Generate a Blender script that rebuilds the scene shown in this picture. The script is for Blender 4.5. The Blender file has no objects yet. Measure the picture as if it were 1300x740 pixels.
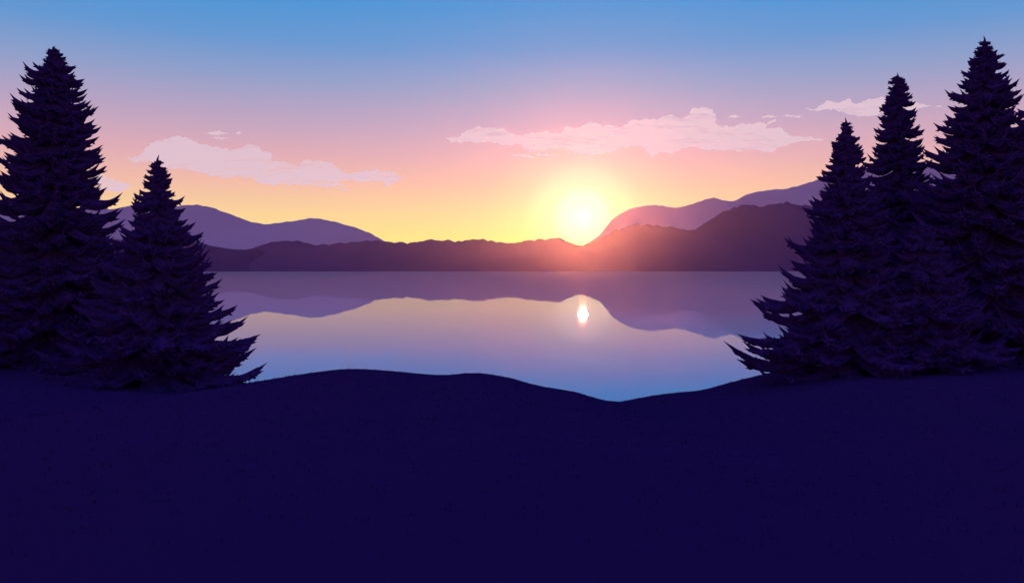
import bpy, math, random
from mathutils import Vector, noise, geometry

scene = bpy.context.scene
EYE = 12.0          # eye height above the lake (m)
SHORE = 1800.0      # distance of the far shore (m)

# ------------------------------------------------------------------ helpers
def lerp_table(t, x):
    if x <= t[0][0]: return t[0][1]
    for (a, va), (b, vb) in zip(t, t[1:]):
        if x <= b:
            k = (x - a) / (b - a)
            return va + (vb - va) * k
    return t[-1][1]

def smooth_table(t, x):
    # catmull-rom through the surveyed points
    if x <= t[0][0]: return t[0][1]
    if x >= t[-1][0]: return t[-1][1]
    for i in range(len(t) - 1):
        if x <= t[i+1][0]:
            p0 = t[max(i-1, 0)][1]; p1 = t[i][1]; p2 = t[i+1][1]; p3 = t[min(i+2, len(t)-1)][1]
            k = (x - t[i][0]) / (t[i+1][0] - t[i][0])
            c = 0.5*((2*p1) + (-p0+p2)*k + (2*p0-5*p1+4*p2-p3)*k*k + (-p0+3*p1-3*p2+p3)*k**3)
            lo, hi = min(p1, p2), max(p1, p2)
            m = 0.15*(hi-lo)
            return max(lo-m, min(hi+m, c))

def make_obj(name, verts, faces, mat, smooth=False):
    me = bpy.data.meshes.new(name)
    me.from_pydata(verts, [], faces)
    me.update()
    if smooth:
        me.polygons.foreach_set("use_smooth", [True]*len(me.polygons))
    ob = bpy.data.objects.new(name, me)
    scene.collection.objects.link(ob)
    if mat: me.materials.append(mat)
    return ob

def matte(name, c1, c2, scale, rough=1.0, bump=0.0, bscale=1.0):
    m = bpy.data.materials.new(name); m.use_nodes = True
    nt = m.node_tree; nt.nodes.clear()
    out = nt.nodes.new("ShaderNodeOutputMaterial")
    d = nt.nodes.new("ShaderNodeBsdfDiffuse"); d.inputs["Roughness"].default_value = rough
    tc = nt.nodes.new("ShaderNodeTexCoord")
    n = nt.nodes.new("ShaderNodeTexNoise"); n.inputs["Scale"].default_value = scale; n.inputs["Detail"].default_value = 4
    r = nt.nodes.new("ShaderNodeValToRGB")
    r.color_ramp.elements[0].position = 0.35; r.color_ramp.elements[0].color = (*c1, 1)
    r.color_ramp.elements[1].position = 0.65; r.color_ramp.elements[1].color = (*c2, 1)
    nt.links.new(tc.outputs["Object"], n.inputs["Vector"])
    nt.links.new(n.outputs["Fac"], r.inputs["Fac"])
    nt.links.new(r.outputs["Color"], d.inputs["Color"])
    nt.links.new(d.outputs["BSDF"], out.inputs["Surface"])
    return m

# ------------------------------------------------------------------ materials
M_ground = matte("dark_soil", (0.036, 0.0108, 0.090), (0.038, 0.0114, 0.094), 0.3)
M_needle = matte("spruce_needles", (0.064, 0.020, 0.160), (0.070, 0.022, 0.175), 0.9)
M_bark = matte("spruce_bark", (0.05, 0.018, 0.12), (0.06, 0.022, 0.13), 6)
M_grass = matte("grass_blades", (0.040, 0.0120, 0.098), (0.043, 0.0128, 0.104), 0.8)
M_near = matte("wooded_hill", (0.125, 0.042, 0.158), (0.133, 0.045, 0.166), 0.006)
M_near2 = matte("wooded_hill_dark", (0.098, 0.032, 0.135), (0.105, 0.034, 0.142), 0.006)
M_far = matte("distant_mountain", (0.49, 0.26, 0.45), (0.51, 0.275, 0.47), 0.0015)  # aerial haze is painted into this base colour

# ------------------------------------------------------------------ ground
CREST_D = 38.0
crest = [(-700, -118), (-500, -128), (-380, -146), (-320, -149), (-280, -139), (-230, -132), (-200, -130), (-150, -133),
         (-90, -138), (-45, -135), (0, -142), (30, -151), (80, -159), (110, -168), (135, -172), (170, -165),
         (210, -160), (240, -157), (290, -144), (340, -132), (500, -122), (700, -116)]
def H(x, y):
    c = EYE + CREST_D * smooth_table(crest, x / CREST_D * 1000) / 1000
    if y <= 0:
        z = 10.3 + 0.01 * y
    elif y <= CREST_D:
        z = 10.3 + (c - 10.3) * (y / CREST_D)
        z += 0.10 * noise.noise(Vector((x*0.25, y*0.25, 0))) * math.sin(math.pi * y / CREST_D)
    else:
        z = c - 0.21 * (y - CREST_D) - 0.004 * (y - CREST_D)**2
    return max(z, -7.0)

xs = [-9000, -6000, -3000, -1500, -700, -300, -150, -90] + [-60 + 0.75*i for i in range(161)] + [90, 150, 300, 700, 1500, 3000, 6000, 9000]
ys = [-400, -150, -60, -20, -8] + [-2 + 1.0*i for i in range(90)] + [100, 150, 300, 700, 1500, 3000, 6000, 12000, 20000]
V = [(x, y, H(x, y)) for y in ys for x in xs]
nx = len(xs)
F = [(j*nx+i, j*nx+i+1, (j+1)*nx+i+1, (j+1)*nx+i) for j in range(len(ys)-1) for i in range(nx-1)]
make_obj("ground", V, F, M_ground, True)

# ------------------------------------------------------------------ lake
def water_mat():
    m = bpy.data.materials.new("lake_water"); m.use_nodes = True
    nt = m.node_tree; nt.nodes.clear(); L = nt.links.new
    out = nt.nodes.new("ShaderNodeOutputMaterial")
    tc = nt.nodes.new("ShaderNodeTexCoord")
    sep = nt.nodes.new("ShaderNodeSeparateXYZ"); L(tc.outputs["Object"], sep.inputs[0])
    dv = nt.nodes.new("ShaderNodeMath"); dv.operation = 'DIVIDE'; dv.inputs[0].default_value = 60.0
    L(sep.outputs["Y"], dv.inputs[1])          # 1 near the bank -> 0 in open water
    ramp = nt.nodes.new("ShaderNodeValToRGB"); cr = ramp.color_ramp  # reflected sky and pale reflection veil painted into the diffuse colour, pink to blue
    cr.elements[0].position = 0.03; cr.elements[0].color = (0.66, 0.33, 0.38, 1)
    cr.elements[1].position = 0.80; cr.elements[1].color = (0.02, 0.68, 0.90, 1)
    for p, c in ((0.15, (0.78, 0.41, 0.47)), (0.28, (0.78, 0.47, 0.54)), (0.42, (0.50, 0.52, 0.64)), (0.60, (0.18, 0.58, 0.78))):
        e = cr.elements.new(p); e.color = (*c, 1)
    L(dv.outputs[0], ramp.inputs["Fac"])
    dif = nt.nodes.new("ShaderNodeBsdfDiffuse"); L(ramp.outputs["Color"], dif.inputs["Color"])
    gl = nt.nodes.new("ShaderNodeBsdfGlossy"); gl.inputs["Roughness"].default_value = 0.009
    gl.inputs["Color"].default_value = (0.92, 0.86, 1.0, 1)
    mp = nt.nodes.new("ShaderNodeMapping"); mp.inputs["Scale"].default_value = (0.02, 0.25, 1)
    L(tc.outputs["Object"], mp.inputs["Vector"])
    n = nt.nodes.new("ShaderNodeTexNoise"); n.inputs["Scale"].default_value = 1.0; n.inputs["Detail"].default_value = 3
    L(mp.outputs["Vector"], n.inputs["Vector"])
    b = nt.nodes.new("ShaderNodeBump"); b.inputs["Strength"].default_value = 0.03; b.inputs["Distance"].default_value = 0.05
    L(n.outputs["Fac"], b.inputs["Height"]); L(b.outputs["Normal"], gl.inputs["Normal"])
    fr = nt.nodes.new("ShaderNodeFresnel"); fr.inputs["IOR"].default_value = 1.33
    mr = nt.nodes.new("ShaderNodeMapRange")
    mr.inputs["From Min"].default_value = 0.38; mr.inputs["From Max"].default_value = 0.72
    mr.inputs["To Min"].default_value = 0.08; mr.inputs["To Max"].default_value = 0.38
    L(fr.outputs["Fac"], mr.inputs["Value"])
    mix = nt.nodes.new("ShaderNodeMixShader")
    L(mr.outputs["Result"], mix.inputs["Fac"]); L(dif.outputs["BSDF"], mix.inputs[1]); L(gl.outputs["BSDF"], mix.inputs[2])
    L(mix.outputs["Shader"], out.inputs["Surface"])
    return m
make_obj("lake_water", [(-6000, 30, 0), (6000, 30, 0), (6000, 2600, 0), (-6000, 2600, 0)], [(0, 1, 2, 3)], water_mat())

# ------------------------------------------------------------------ hills
def ridge(name, pts, D, front, back, mat, rough, seed, steps=420, rows=16):
    """pts: (bearing, elevation) in mrad as seen from the near bank; D distance of crest line"""
    tab = [(b * D / 1000, e * D / 1000 + EYE) for b, e in pts]
    x0, x1 = tab[0][0], tab[-1][0]
    V = []; F = []
    for j in range(rows + 1):
        v = j / rows
        for i in range(steps + 1):
            x = x0 + (x1 - x0) * i / steps
            h = smooth_table(tab, x)
            wl = D * 0.011
            if v < 0.62:
                k = v / 0.62
                y = front + (D - front) * k
                s = k ** 0.8
                dz = 0.10 * h * math.sin(math.pi * k) * noise.noise(Vector((x / 260, y / 260, seed)))
            else:
                k = (v - 0.62) / 0.38
                y = D + (back - D) * k
                s = 1 - k ** 1.5
                dz = 0
            h += rough * (abs(noise.noise(Vector((x / wl, seed + y / 60, 0)))) * 1.6 - .4 + 0.35 * noise.noise(Vector((x / wl * 2.7, seed + y / 50, 0)))) * (1.0 if .5 < v < .75 else .3)
            V.append((x, y, -3 + (h + 3) * s + dz))
    n = steps + 1
    for j in range(rows):
        for i in range(steps):
            F.append((j*n+i, j*n+i+1, (j+1)*n+i+1, (j+1)*n+i))
    return make_obj(name, V, F, mat, True)

def P(l): return [(x - 650, 338 - y) for x, y in l]
ridge("forested_hill", P([(-500, 300), (-200, 298), (0, 300), (150, 309), (250, 311), (330, 319), (342, 312), (352, 306), (375, 306), (400, 311), (430, 309), (470, 305),
   (520, 309), (545, 304), (580, 306), (605, 303), (640, 308), (665, 306), (690, 304), (712, 303), (737, 311), (760, 303), (790, 290),
   (815, 285), (850, 288), (882, 291), (900, 281), (920, 269), (945, 260), (970, 262), (1000, 257), (1030, 262), (1080, 258), (1200, 265), (1400, 280), (1800, 300)]),
   2400, SHORE, 3200, M_near, 6.0, 3.3, 1400)
ridge("forested_hill", P([(-500, 305), (-200, 300), (150, 304), (250, 307), (270, 313), (300, 317), (325, 316), (340, 326), (352, 336), (366, 347)]),
   2050, SHORE - 60, 2350, M_near2, 3.0, 8.1, 600)
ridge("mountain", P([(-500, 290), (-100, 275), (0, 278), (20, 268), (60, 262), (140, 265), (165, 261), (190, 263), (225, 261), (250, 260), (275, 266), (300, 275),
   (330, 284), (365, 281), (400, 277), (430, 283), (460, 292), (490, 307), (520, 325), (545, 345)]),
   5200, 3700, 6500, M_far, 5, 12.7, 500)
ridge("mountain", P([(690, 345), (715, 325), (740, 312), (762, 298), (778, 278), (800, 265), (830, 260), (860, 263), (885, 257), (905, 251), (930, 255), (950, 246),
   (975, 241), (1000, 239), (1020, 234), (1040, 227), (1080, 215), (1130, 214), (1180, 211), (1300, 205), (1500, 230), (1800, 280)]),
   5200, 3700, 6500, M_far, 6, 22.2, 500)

# ------------------------------------------------------------------ spruces
def spruce(bearing, d, apex_e, prof, seed):
    rnd = random.Random(seed)
    s = d / 1000
    X = bearing * s; Y = d; Zt = EYE + apex_e * s
    base = H(X, Y) - 0.2
    tab = [(0, 0.05)] + [(a * s, b * s) for a, b in prof]
    V = []; F = []
    def spike(p, dirv, ln, r, up):
        side = dirv.cross(up)
        if side.length < 1e-4: side = Vector((1, 0, 0))
        side.normalize(); u2 = side.cross(dirv).normalized()
        i = len(V)
        for a in (0, 2.1, 4.2):
            V.append(tuple(p + side * (math.cos(a) * r) + u2 * (math.sin(a) * r)))
        mid = p + dirv * ln * 0.55
        for a in (0, 2.1, 4.2):
            V.append(tuple(mid + side * (math.cos(a) * r * .62) + u2 * (math.sin(a) * r * .62)))
        V.append(tuple(p + dirv * ln + up * ln * 0.22))
        for k in range(3):
            k2 = (k+1) % 3
            F.append((i+k, i+k2, i+3+k2, i+3+k)); F.append((i+3+k, i+3+k2, i+6))
    def branch(az, zt, R):
        out = Vector((math.cos(az), math.sin(az), 0)); lat = Vector((-out.y, out.x, 0)); up = Vector((0, 0, 1))
        droop = rnd.uniform(0.15, 0.50); sag = rnd.uniform(0.10, 0.22); tip = rnd.uniform(0.12, 0.30)
        bend = rnd.uniform(-0.15, 0.15)
        N = 8
        def c(u):
            return Vector((X, Y, zt)) + out * (R*u) + lat * (bend * R * u * u) + up * (R * (droop*(1-u) - sag*math.sin(math.pi*u)) + min(R, 2.2) * tip*u**5)
        i0 = len(V)
        for k in range(N):
            u = k / N
            w = (0.05 + 0.13 * R * math.sin(math.pi * min(1, (u+.15))) ) * (1-u)**.45
            t = (0.06 + 0.055 * min(R, 3.2)) * (1-u)**.5 + 0.025
            p = c(u)
            V.extend([tuple(p + up*t), tuple(p + lat*w - up*t*.3), tuple(p - up*t*1.5), tuple(p - lat*w - up*t*.3)])
        V.append(tuple(c(1.0))); it = len(V) - 1
        for k in range(N-1):
            a = i0 + 4*k
            for q in range(4):
                q2 = (q+1) % 4
                F.append((a+q, a+q2, a+4+q2, a+4+q))
        a = i0 + 4*(N-1)
        for q in range(4): F.append((a+q, a+(q+1) % 4, it))
        # side twigs
        nt_ = max(3, int(R * 3.0))
        for k in range(nt_):
            u = 0.28 + 0.62 * (k + rnd.random()*.6) / nt_
            p = c(u)
            for sg in (-1, 1):
                dv = (out * rnd.uniform(.6, 1.0) + lat * sg * rnd.uniform(.4, .9) + up * rnd.uniform(-.45, .35)).normalized()
                spike(p, dv, (0.14 + 0.20 * R * (1-u*.7)) * rnd.uniform(.7, 1.15), 0.05 + 0.018*R, up)
            if rnd.random() < .7:
                dv = (out * rnd.uniform(.5, 1) - up * rnd.uniform(.5, 1.0)).normalized()
                spike(p, dv, rnd.uniform(.15, .34) * min(1, .4+R*.4), 0.055 + 0.013*R, up)
    z = base + 0.25
    while z < Zt - 0.25:
        dep = Zt - z
        R0 = lerp_table(tab, dep)
        n = 5 if dep < 0.8 else (7 if dep < 3 else 11)
        a0 = rnd.random() * 6.28
        wig = 1.0 + 0.10 * math.sin(z * 4.3 + seed)
        for k in range(n):
            az = a0 + 6.283 * (k + rnd.uniform(-.3, .3)) / n
            jz = min(.3, .05 + dep*.05)
            branch(az, z + rnd.uniform(-jz, jz), max(0.12, R0 * wig * rnd.uniform(.78, 1.15)))
        z += 0.18 + 0.022 * min(dep, 10)
    # leader
    spike(Vector((X, Y, Zt - .5)), Vector((0.03, 0, 1)).normalized(), .5, .075, Vector((0, 1, 0)))
    fol = make_obj("foliage", V, F, M_needle)
    # trunk
    TV = []; TF = []; S = 10; K = 8
    for j in range(K+1):
        t = j / K; r = 0.02 + (0.012 * (Zt-base) + .05) * (1-t) ** .9 * (1 + (.35 if j == 0 else 0))
        for q in range(S):
            a = 6.283 * q / S
            TV.append((X + r*math.cos(a), Y + r*math.sin(a), base - .3 + (Zt - base) * t))
    for j in range(K):
        for q in range(S):
            TF.append((j*S+q, j*S+(q+1) % S, (j+1)*S+(q+1) % S, (j+1)*S+q))
    tr = make_obj("trunk", TV, TF, M_bark, True)
    e = bpy.data.objects.new("spruce_tree", None); scene.collection.objects.link(e)
    e.location = (X, Y, base)
    bpy.context.view_layer.update()
    for o in (fol, tr):
        o.parent = e; o.matrix_parent_inverse = e.matrix_world.inverted()

spruce(-582, 36, 281, [(12, 9), (42, 31), (92, 46), (142, 56), (192, 66), (242, 80), (300, 104), (422, 150)], 1)
spruce(-450, 33, 143, [(15, 7), (40, 18), (65, 28), (125, 54), (205, 92), (285, 130), (320, 140)], 2)
spruce(424, 33, 190, [(20, 8), (50, 22), (90, 33), (150, 56), (200, 71), (250, 100), (330, 133), (360, 139)], 3)
spruce(490, 40, 247, [(12, 9), (38, 19), (88, 28), (123, 35), (158, 46), (250, 95), (400, 130)], 4)
spruce(600, 35, 294, [(15, 8), (55, 30), (105, 46), (155, 65), (205, 84), (300, 115), (430, 150)], 5)
spruce(676, 38, 235, [(20, 14), (60, 46), (120, 75), (200, 105), (400, 150)], 6)
spruce(-690, 38, 70, [(20, 14), (60, 40), (120, 70), (250, 120)], 7)
spruce(-515, 40, 30, [(20, 18), (60, 42), (150, 80)], 8)
spruce(520, 32, 60, [(20, 18), (60, 42), (150, 90), (230, 120)], 9)

# ------------------------------------------------------------------ grass
rnd = random.Random(77); V = []; F = []
for _ in range(7000):
    y = 6 + 34 * rnd.random() ** .7; x = rnd.uniform(-.75, .75) * (y + 2)
    z = H(x, y)
    for k in range(3):
        a = rnd.random()*6.28; h = rnd.uniform(.02, .06); w = .008 + .0003*y
        dx, dy = math.cos(a), math.sin(a); px, py = x + rnd.uniform(-.08, .08), y + rnd.uniform(-.08, .08)
        i = len(V)
        V += [(px-dx*w, py-dy*w, z-.02), (px+dx*w, py+dy*w, z-.02), (px+dy*h*.5, py-dx*h*.5, z+h)]
        F.append((i, i+1, i+2))
make_obj("grass", V, F, M_grass)

# ------------------------------------------------------------------ clouds
def cloud_mat():
    m = bpy.data.materials.new("thin_cloud"); m.use_nodes = True
    nt = m.node_tree; nt.nodes.clear(); L = nt.links.new
    out = nt.nodes.new("ShaderNodeOutputMaterial")
    tr = nt.nodes.new("ShaderNodeBsdfTransparent")
    tl = nt.nodes.new("ShaderNodeBsdfTranslucent"); tl.inputs["Color"].default_value = (0.6, 0.95, 0.95, 1)
    em = nt.nodes.new("ShaderNodeEmission"); em.inputs["Color"].default_value = (0.60, 0.58, 0.76, 1); em.inputs["Strength"].default_value = .68  # self-glow standing in for light scattered inside the cloud
    add = nt.nodes.new("ShaderNodeAddShader"); L(tl.outputs[0], add.inputs[0]); L(em.outputs[0], add.inputs[1])
    tc = nt.nodes.new("ShaderNodeTexCoord")
    mp = nt.nodes.new("ShaderNodeMapping"); mp.inputs["Scale"].default_value = (0.0012, 0.0012, 0.006)
    L(tc.outputs["Object"], mp.inputs["Vector"])
    n = nt.nodes.new("ShaderNodeTexNoise"); n.inputs["Scale"].default_value = 1.5; n.inputs["Detail"].default_value = 8
    n.inputs["Roughness"].default_value = .6
    L(mp.outputs["Vector"], n.inputs["Vector"])
    mr = nt.nodes.new("ShaderNodeMapRange"); mr.inputs["From Min"].default_value = .34; mr.inputs["From Max"].default_value = .50
    mr.inputs["To Min"].default_value = 0.45; mr.inputs["To Max"].default_value = 0.80
    L(n.outputs["Fac"], mr.inputs["Value"])
    mix = nt.nodes.new("ShaderNodeMixShader"); L(mr.outputs["Result"], mix.inputs["Fac"])
    L(tr.outputs[0], mix.inputs[1]); L(add.outputs[0], mix.inputs[2]); L(mix.outputs[0], out.inputs["Surface"])
    return m
M_cloud = cloud_mat()
def ragged(poly, rnd, levels=5):
    for l in range(levels):
        new = []
        for i in range(len(poly)):
            a = poly[i]; b = poly[(i+1) % len(poly)]
            new.append(a)
            dx, dy = b[0]-a[0], b[1]-a[1]; ln = math.hypot(dx, dy)
            k = rnd.gauss(0, .15)
            k = max(-.25, min(.25, k))
            new.append(((a[0]+b[0])/2 - dy*k + dx*rnd.uniform(-.1, .1), (a[1]+b[1])/2 + dx*k*.7))
        poly = new
    return poly
def cloud(polys, seed, D=7200):
    rnd = random.Random(seed); V = []; F = []
    for poly in polys:
        pl = ragged(P(poly), rnd, 4 if len(poly) > 8 else 3)
        tris = geometry.tessellate_polygon([[Vector((x, y, 0)) for x, y in pl]])
        i0 = len(V)
        for b, e in pl:
            d = D + (e - 170) * 14
            V.append((b*d/1000, d, EYE + e*d/1000))
        F += [tuple(i0 + q for q in t) for t in tris]
    make_obj("cloud", V, F, M_cloud)
def wisps(rnd, x0, x1, y0, y1, n):
    r = []
    for _ in range(n):
        x = rnd.uniform(x0, x1); y = rnd.uniform(y0, y1); w = rnd.uniform(4, 16); h = rnd.uniform(.8, 2.0)
        r.append([(x-w, y), (x-w*.3, y-h), (x+w*.5, y-h*.6), (x+w, y+h*.3), (x+w*.2, y+h), (x-w*.5, y+h*.7)])
    return r
rw = random.Random(5)
cloud([[(566, 176), (592, 166), (640, 163), (690, 168), (712, 170), (718, 161), (745, 157), (765, 162), (790, 162), (812, 153), (842, 148), (872, 148), (882, 137), (905, 138), (908, 155),
        (930, 161), (958, 157), (985, 151), (972, 163), (1000, 170), (1046, 177), (1000, 184), (962, 191), (905, 190), (850, 195), (800, 186), (765, 195), (720, 190),
        (690, 191), (655, 182), (612, 181)]] + wisps(rw, 600, 700, 192, 200, 3) + wisps(rw, 930, 1030, 146, 156, 3), 11)
cloud([[(160, 200), (190, 182), (215, 176), (262, 184), (285, 188), (322, 184), (345, 194), (342, 207), (378, 212), (412, 206), (432, 217), (470, 217), (512, 226), (470, 230), (432, 228), (402, 237), (352, 234),
        (312, 226), (262, 220), (215, 214)]] + wisps(rw, 260, 330, 168, 176, 3) + wisps(rw, 420, 500, 234, 242, 3), 12)
cloud([[(1022, 138), (1058, 130), (1090, 131), (1118, 123), (1132, 129), (1160, 129), (1196, 135), (1160, 139), (1120, 143), (1085, 146), (1060, 139)]], 13)
cloud([[(96, 226), (120, 222), (140, 226), (166, 235), (150, 244), (130, 243), (120, 233)]], 14)

# ------------------------------------------------------------------ scattering volume added to spread the sun's glow over the hills
def flare_mat():
    m = bpy.data.materials.new("flare_scatter"); m.use_nodes = True
    nt = m.node_tree; nt.nodes.clear()
    out = nt.nodes.new("ShaderNodeOutputMaterial")
    v = nt.nodes.new("ShaderNodeVolumeScatter")
    v.inputs["Color"].default_value = (1, 1, 1, 1); v.inputs["Density"].default_value = 1.6e-5
    v.inputs["Anisotropy"].default_value = 0.905
    nt.links.new(v.outputs[0], out.inputs["Volume"])
    return m
x, y0, y1, z0, z1 = 1500, 150, 1720, 0.5, 420
make_obj("flare_volume", [(-x, y0, z0), (x, y0, z0), (x, y1, z0), (-x, y1, z0), (-x, y0, z1), (x, y0, z1), (x, y1, z1), (-x, y1, z1)],
         [(0, 3, 2, 1), (4, 5, 6, 7), (0, 1, 5, 4), (1, 2, 6, 5), (2, 3, 7, 6), (3, 0, 4, 7)], flare_mat())

# ------------------------------------------------------------------ sun and sky
S = Vector((0.090, 1.0, 0.061)).normalized()
sl = bpy.data.lights.new("sun", 'SUN'); sl.energy = 3.0; sl.angle = math.radians(0.6); sl.color = (1.0, 0.25, 0.12)
so = bpy.data.objects.new("sun", sl); scene.collection.objects.link(so)
so.rotation_euler = S.to_track_quat('Z', 'Y').to_euler(); so.location = (200, 2000, 400)

def srgb(r, g, b):
    f = lambda c: (c/255/12.92) if c/255 <= .04045 else ((c/255+.055)/1.055)**2.4
    return (f(r), f(g), f(b), 1)
w = bpy.data.worlds.new("World"); scene.world = w; w.use_nodes = True
nt = w.node_tree; nt.nodes.clear(); L = nt.links.new
out = nt.nodes.new("ShaderNodeOutputWorld"); bg = nt.nodes.new("ShaderNodeBackground")
tc = nt.nodes.new("ShaderNodeTexCoord"); nrm = nt.nodes.new("ShaderNodeVectorMath"); nrm.operation = 'NORMALIZE'
L(tc.outputs["Generated"], nrm.inputs[0])
sep = nt.nodes.new("ShaderNodeSeparateXYZ"); L(nrm.outputs[0], sep.inputs[0])
mr = nt.nodes.new("ShaderNodeMapRange"); mr.inputs["From Min"].default_value = -0.1; mr.inputs["From Max"].default_value = 0.5
L(sep.outputs["Z"], mr.inputs["Value"])
ramp = nt.nodes.new("ShaderNodeValToRGB"); cr = ramp.color_ramp
def pos(ypx):
    e = (338 - ypx) / 1000
    return (e / math.sqrt(1 + e*e) + 0.1) / 0.6
stops = [(338, (250, 224, 130)), (305, (250, 224, 138)), (272, (247, 208, 154)), (235, (239, 184, 168)), (200, (220, 169, 182)),
         (155, (184, 161, 193)), (108, (140, 157, 201)), (62, (96, 150, 209)), (10, (68, 147, 213))]
cr.elements[0].position = 0.0; cr.elements[0].color = srgb(150, 110, 120)
cr.elements[1].position = 1.0; cr.elements[1].color = srgb(98, 120, 188)
for yp, c in stops:
    e = cr.elements.new(pos(yp)); e.color = srgb(*c)
L(mr.outputs["Result"], ramp.inputs["Fac"])
# aureole of the low sun
dot = nt.nodes.new("ShaderNodeVectorMath"); dot.operation = 'DOT_PRODUCT'; dot.inputs[1].default_value = S
L(nrm.outputs[0], dot.inputs[0])
ac = nt.nodes.new("ShaderNodeMath"); ac.operation = 'ARCCOSINE'; L(dot.outputs["Value"], ac.inputs[0])
m2 = nt.nodes.new("ShaderNodeMapRange"); m2.inputs["From Min"].default_value = 0.0; m2.inputs["From Max"].default_value = 0.13
L(ac.outputs[0], m2.inputs["Value"])
gr = nt.nodes.new("ShaderNodeValToRGB"); g = gr.color_ramp; g.interpolation = 'EASE'
g.elements[0].position = 0.0; g.elements[0].color = (.9, 0.75, 0.50, 1)
g.elements[1].position = 1.0; g.elements[1].color = (0, 0, 0, 1)
for p, c in ((0.18, (0.5, .48, .30)), (0.34, (.14, .18, .07)), (0.65, (.03, .03, .0))):
    e = g.elements.new(p); e.color = (*c, 1)
L(m2.outputs["Result"], gr.inputs["Fac"])
sky = nt.nodes.new("ShaderNodeTexSky"); sky.sky_type = 'NISHITA'; sky.sun_disc = False
sky.sun_elevation = math.asin(S.z); sky.sun_rotation = math.atan2(S.x, S.y)
a1 = nt.nodes.new("ShaderNodeMix"); a1.data_type = 'RGBA'; a1.blend_type = 'ADD'; a1.inputs[0].default_value = 1.0
L(ramp.outputs["Color"], a1.inputs[6]); L(gr.outputs["Color"], a1.inputs[7])
a2 = nt.nodes.new("ShaderNodeMix"); a2.data_type = 'RGBA'; a2.blend_type = 'ADD'; a2.inputs[0].default_value = 0.004
L(a1.outputs[2], a2.inputs[6]); L(sky.outputs["Color"], a2.inputs[7])
L(a2.outputs[2], bg.inputs["Color"]); bg.inputs["Strength"].default_value = 1.0
L(bg.outputs[0], out.inputs["Surface"])

# ------------------------------------------------------------------ camera
cam = bpy.data.cameras.new("camera"); co = bpy.data.objects.new("camera", cam); scene.collection.objects.link(co)
co.location = (0, 0, EYE); co.rotation_euler = (math.radians(90), 0, 0)
cam.sensor_width = 36; cam.lens = 36 * 1000 / 1300; cam.shift_y = -32 / 1300
cam.clip_start = 0.1; cam.clip_end = 60000
scene.camera = co
scene.view_settings.view_transform = 'Standard'; scene.view_settings.look = 'None'; scene.view_settings.exposure = 0
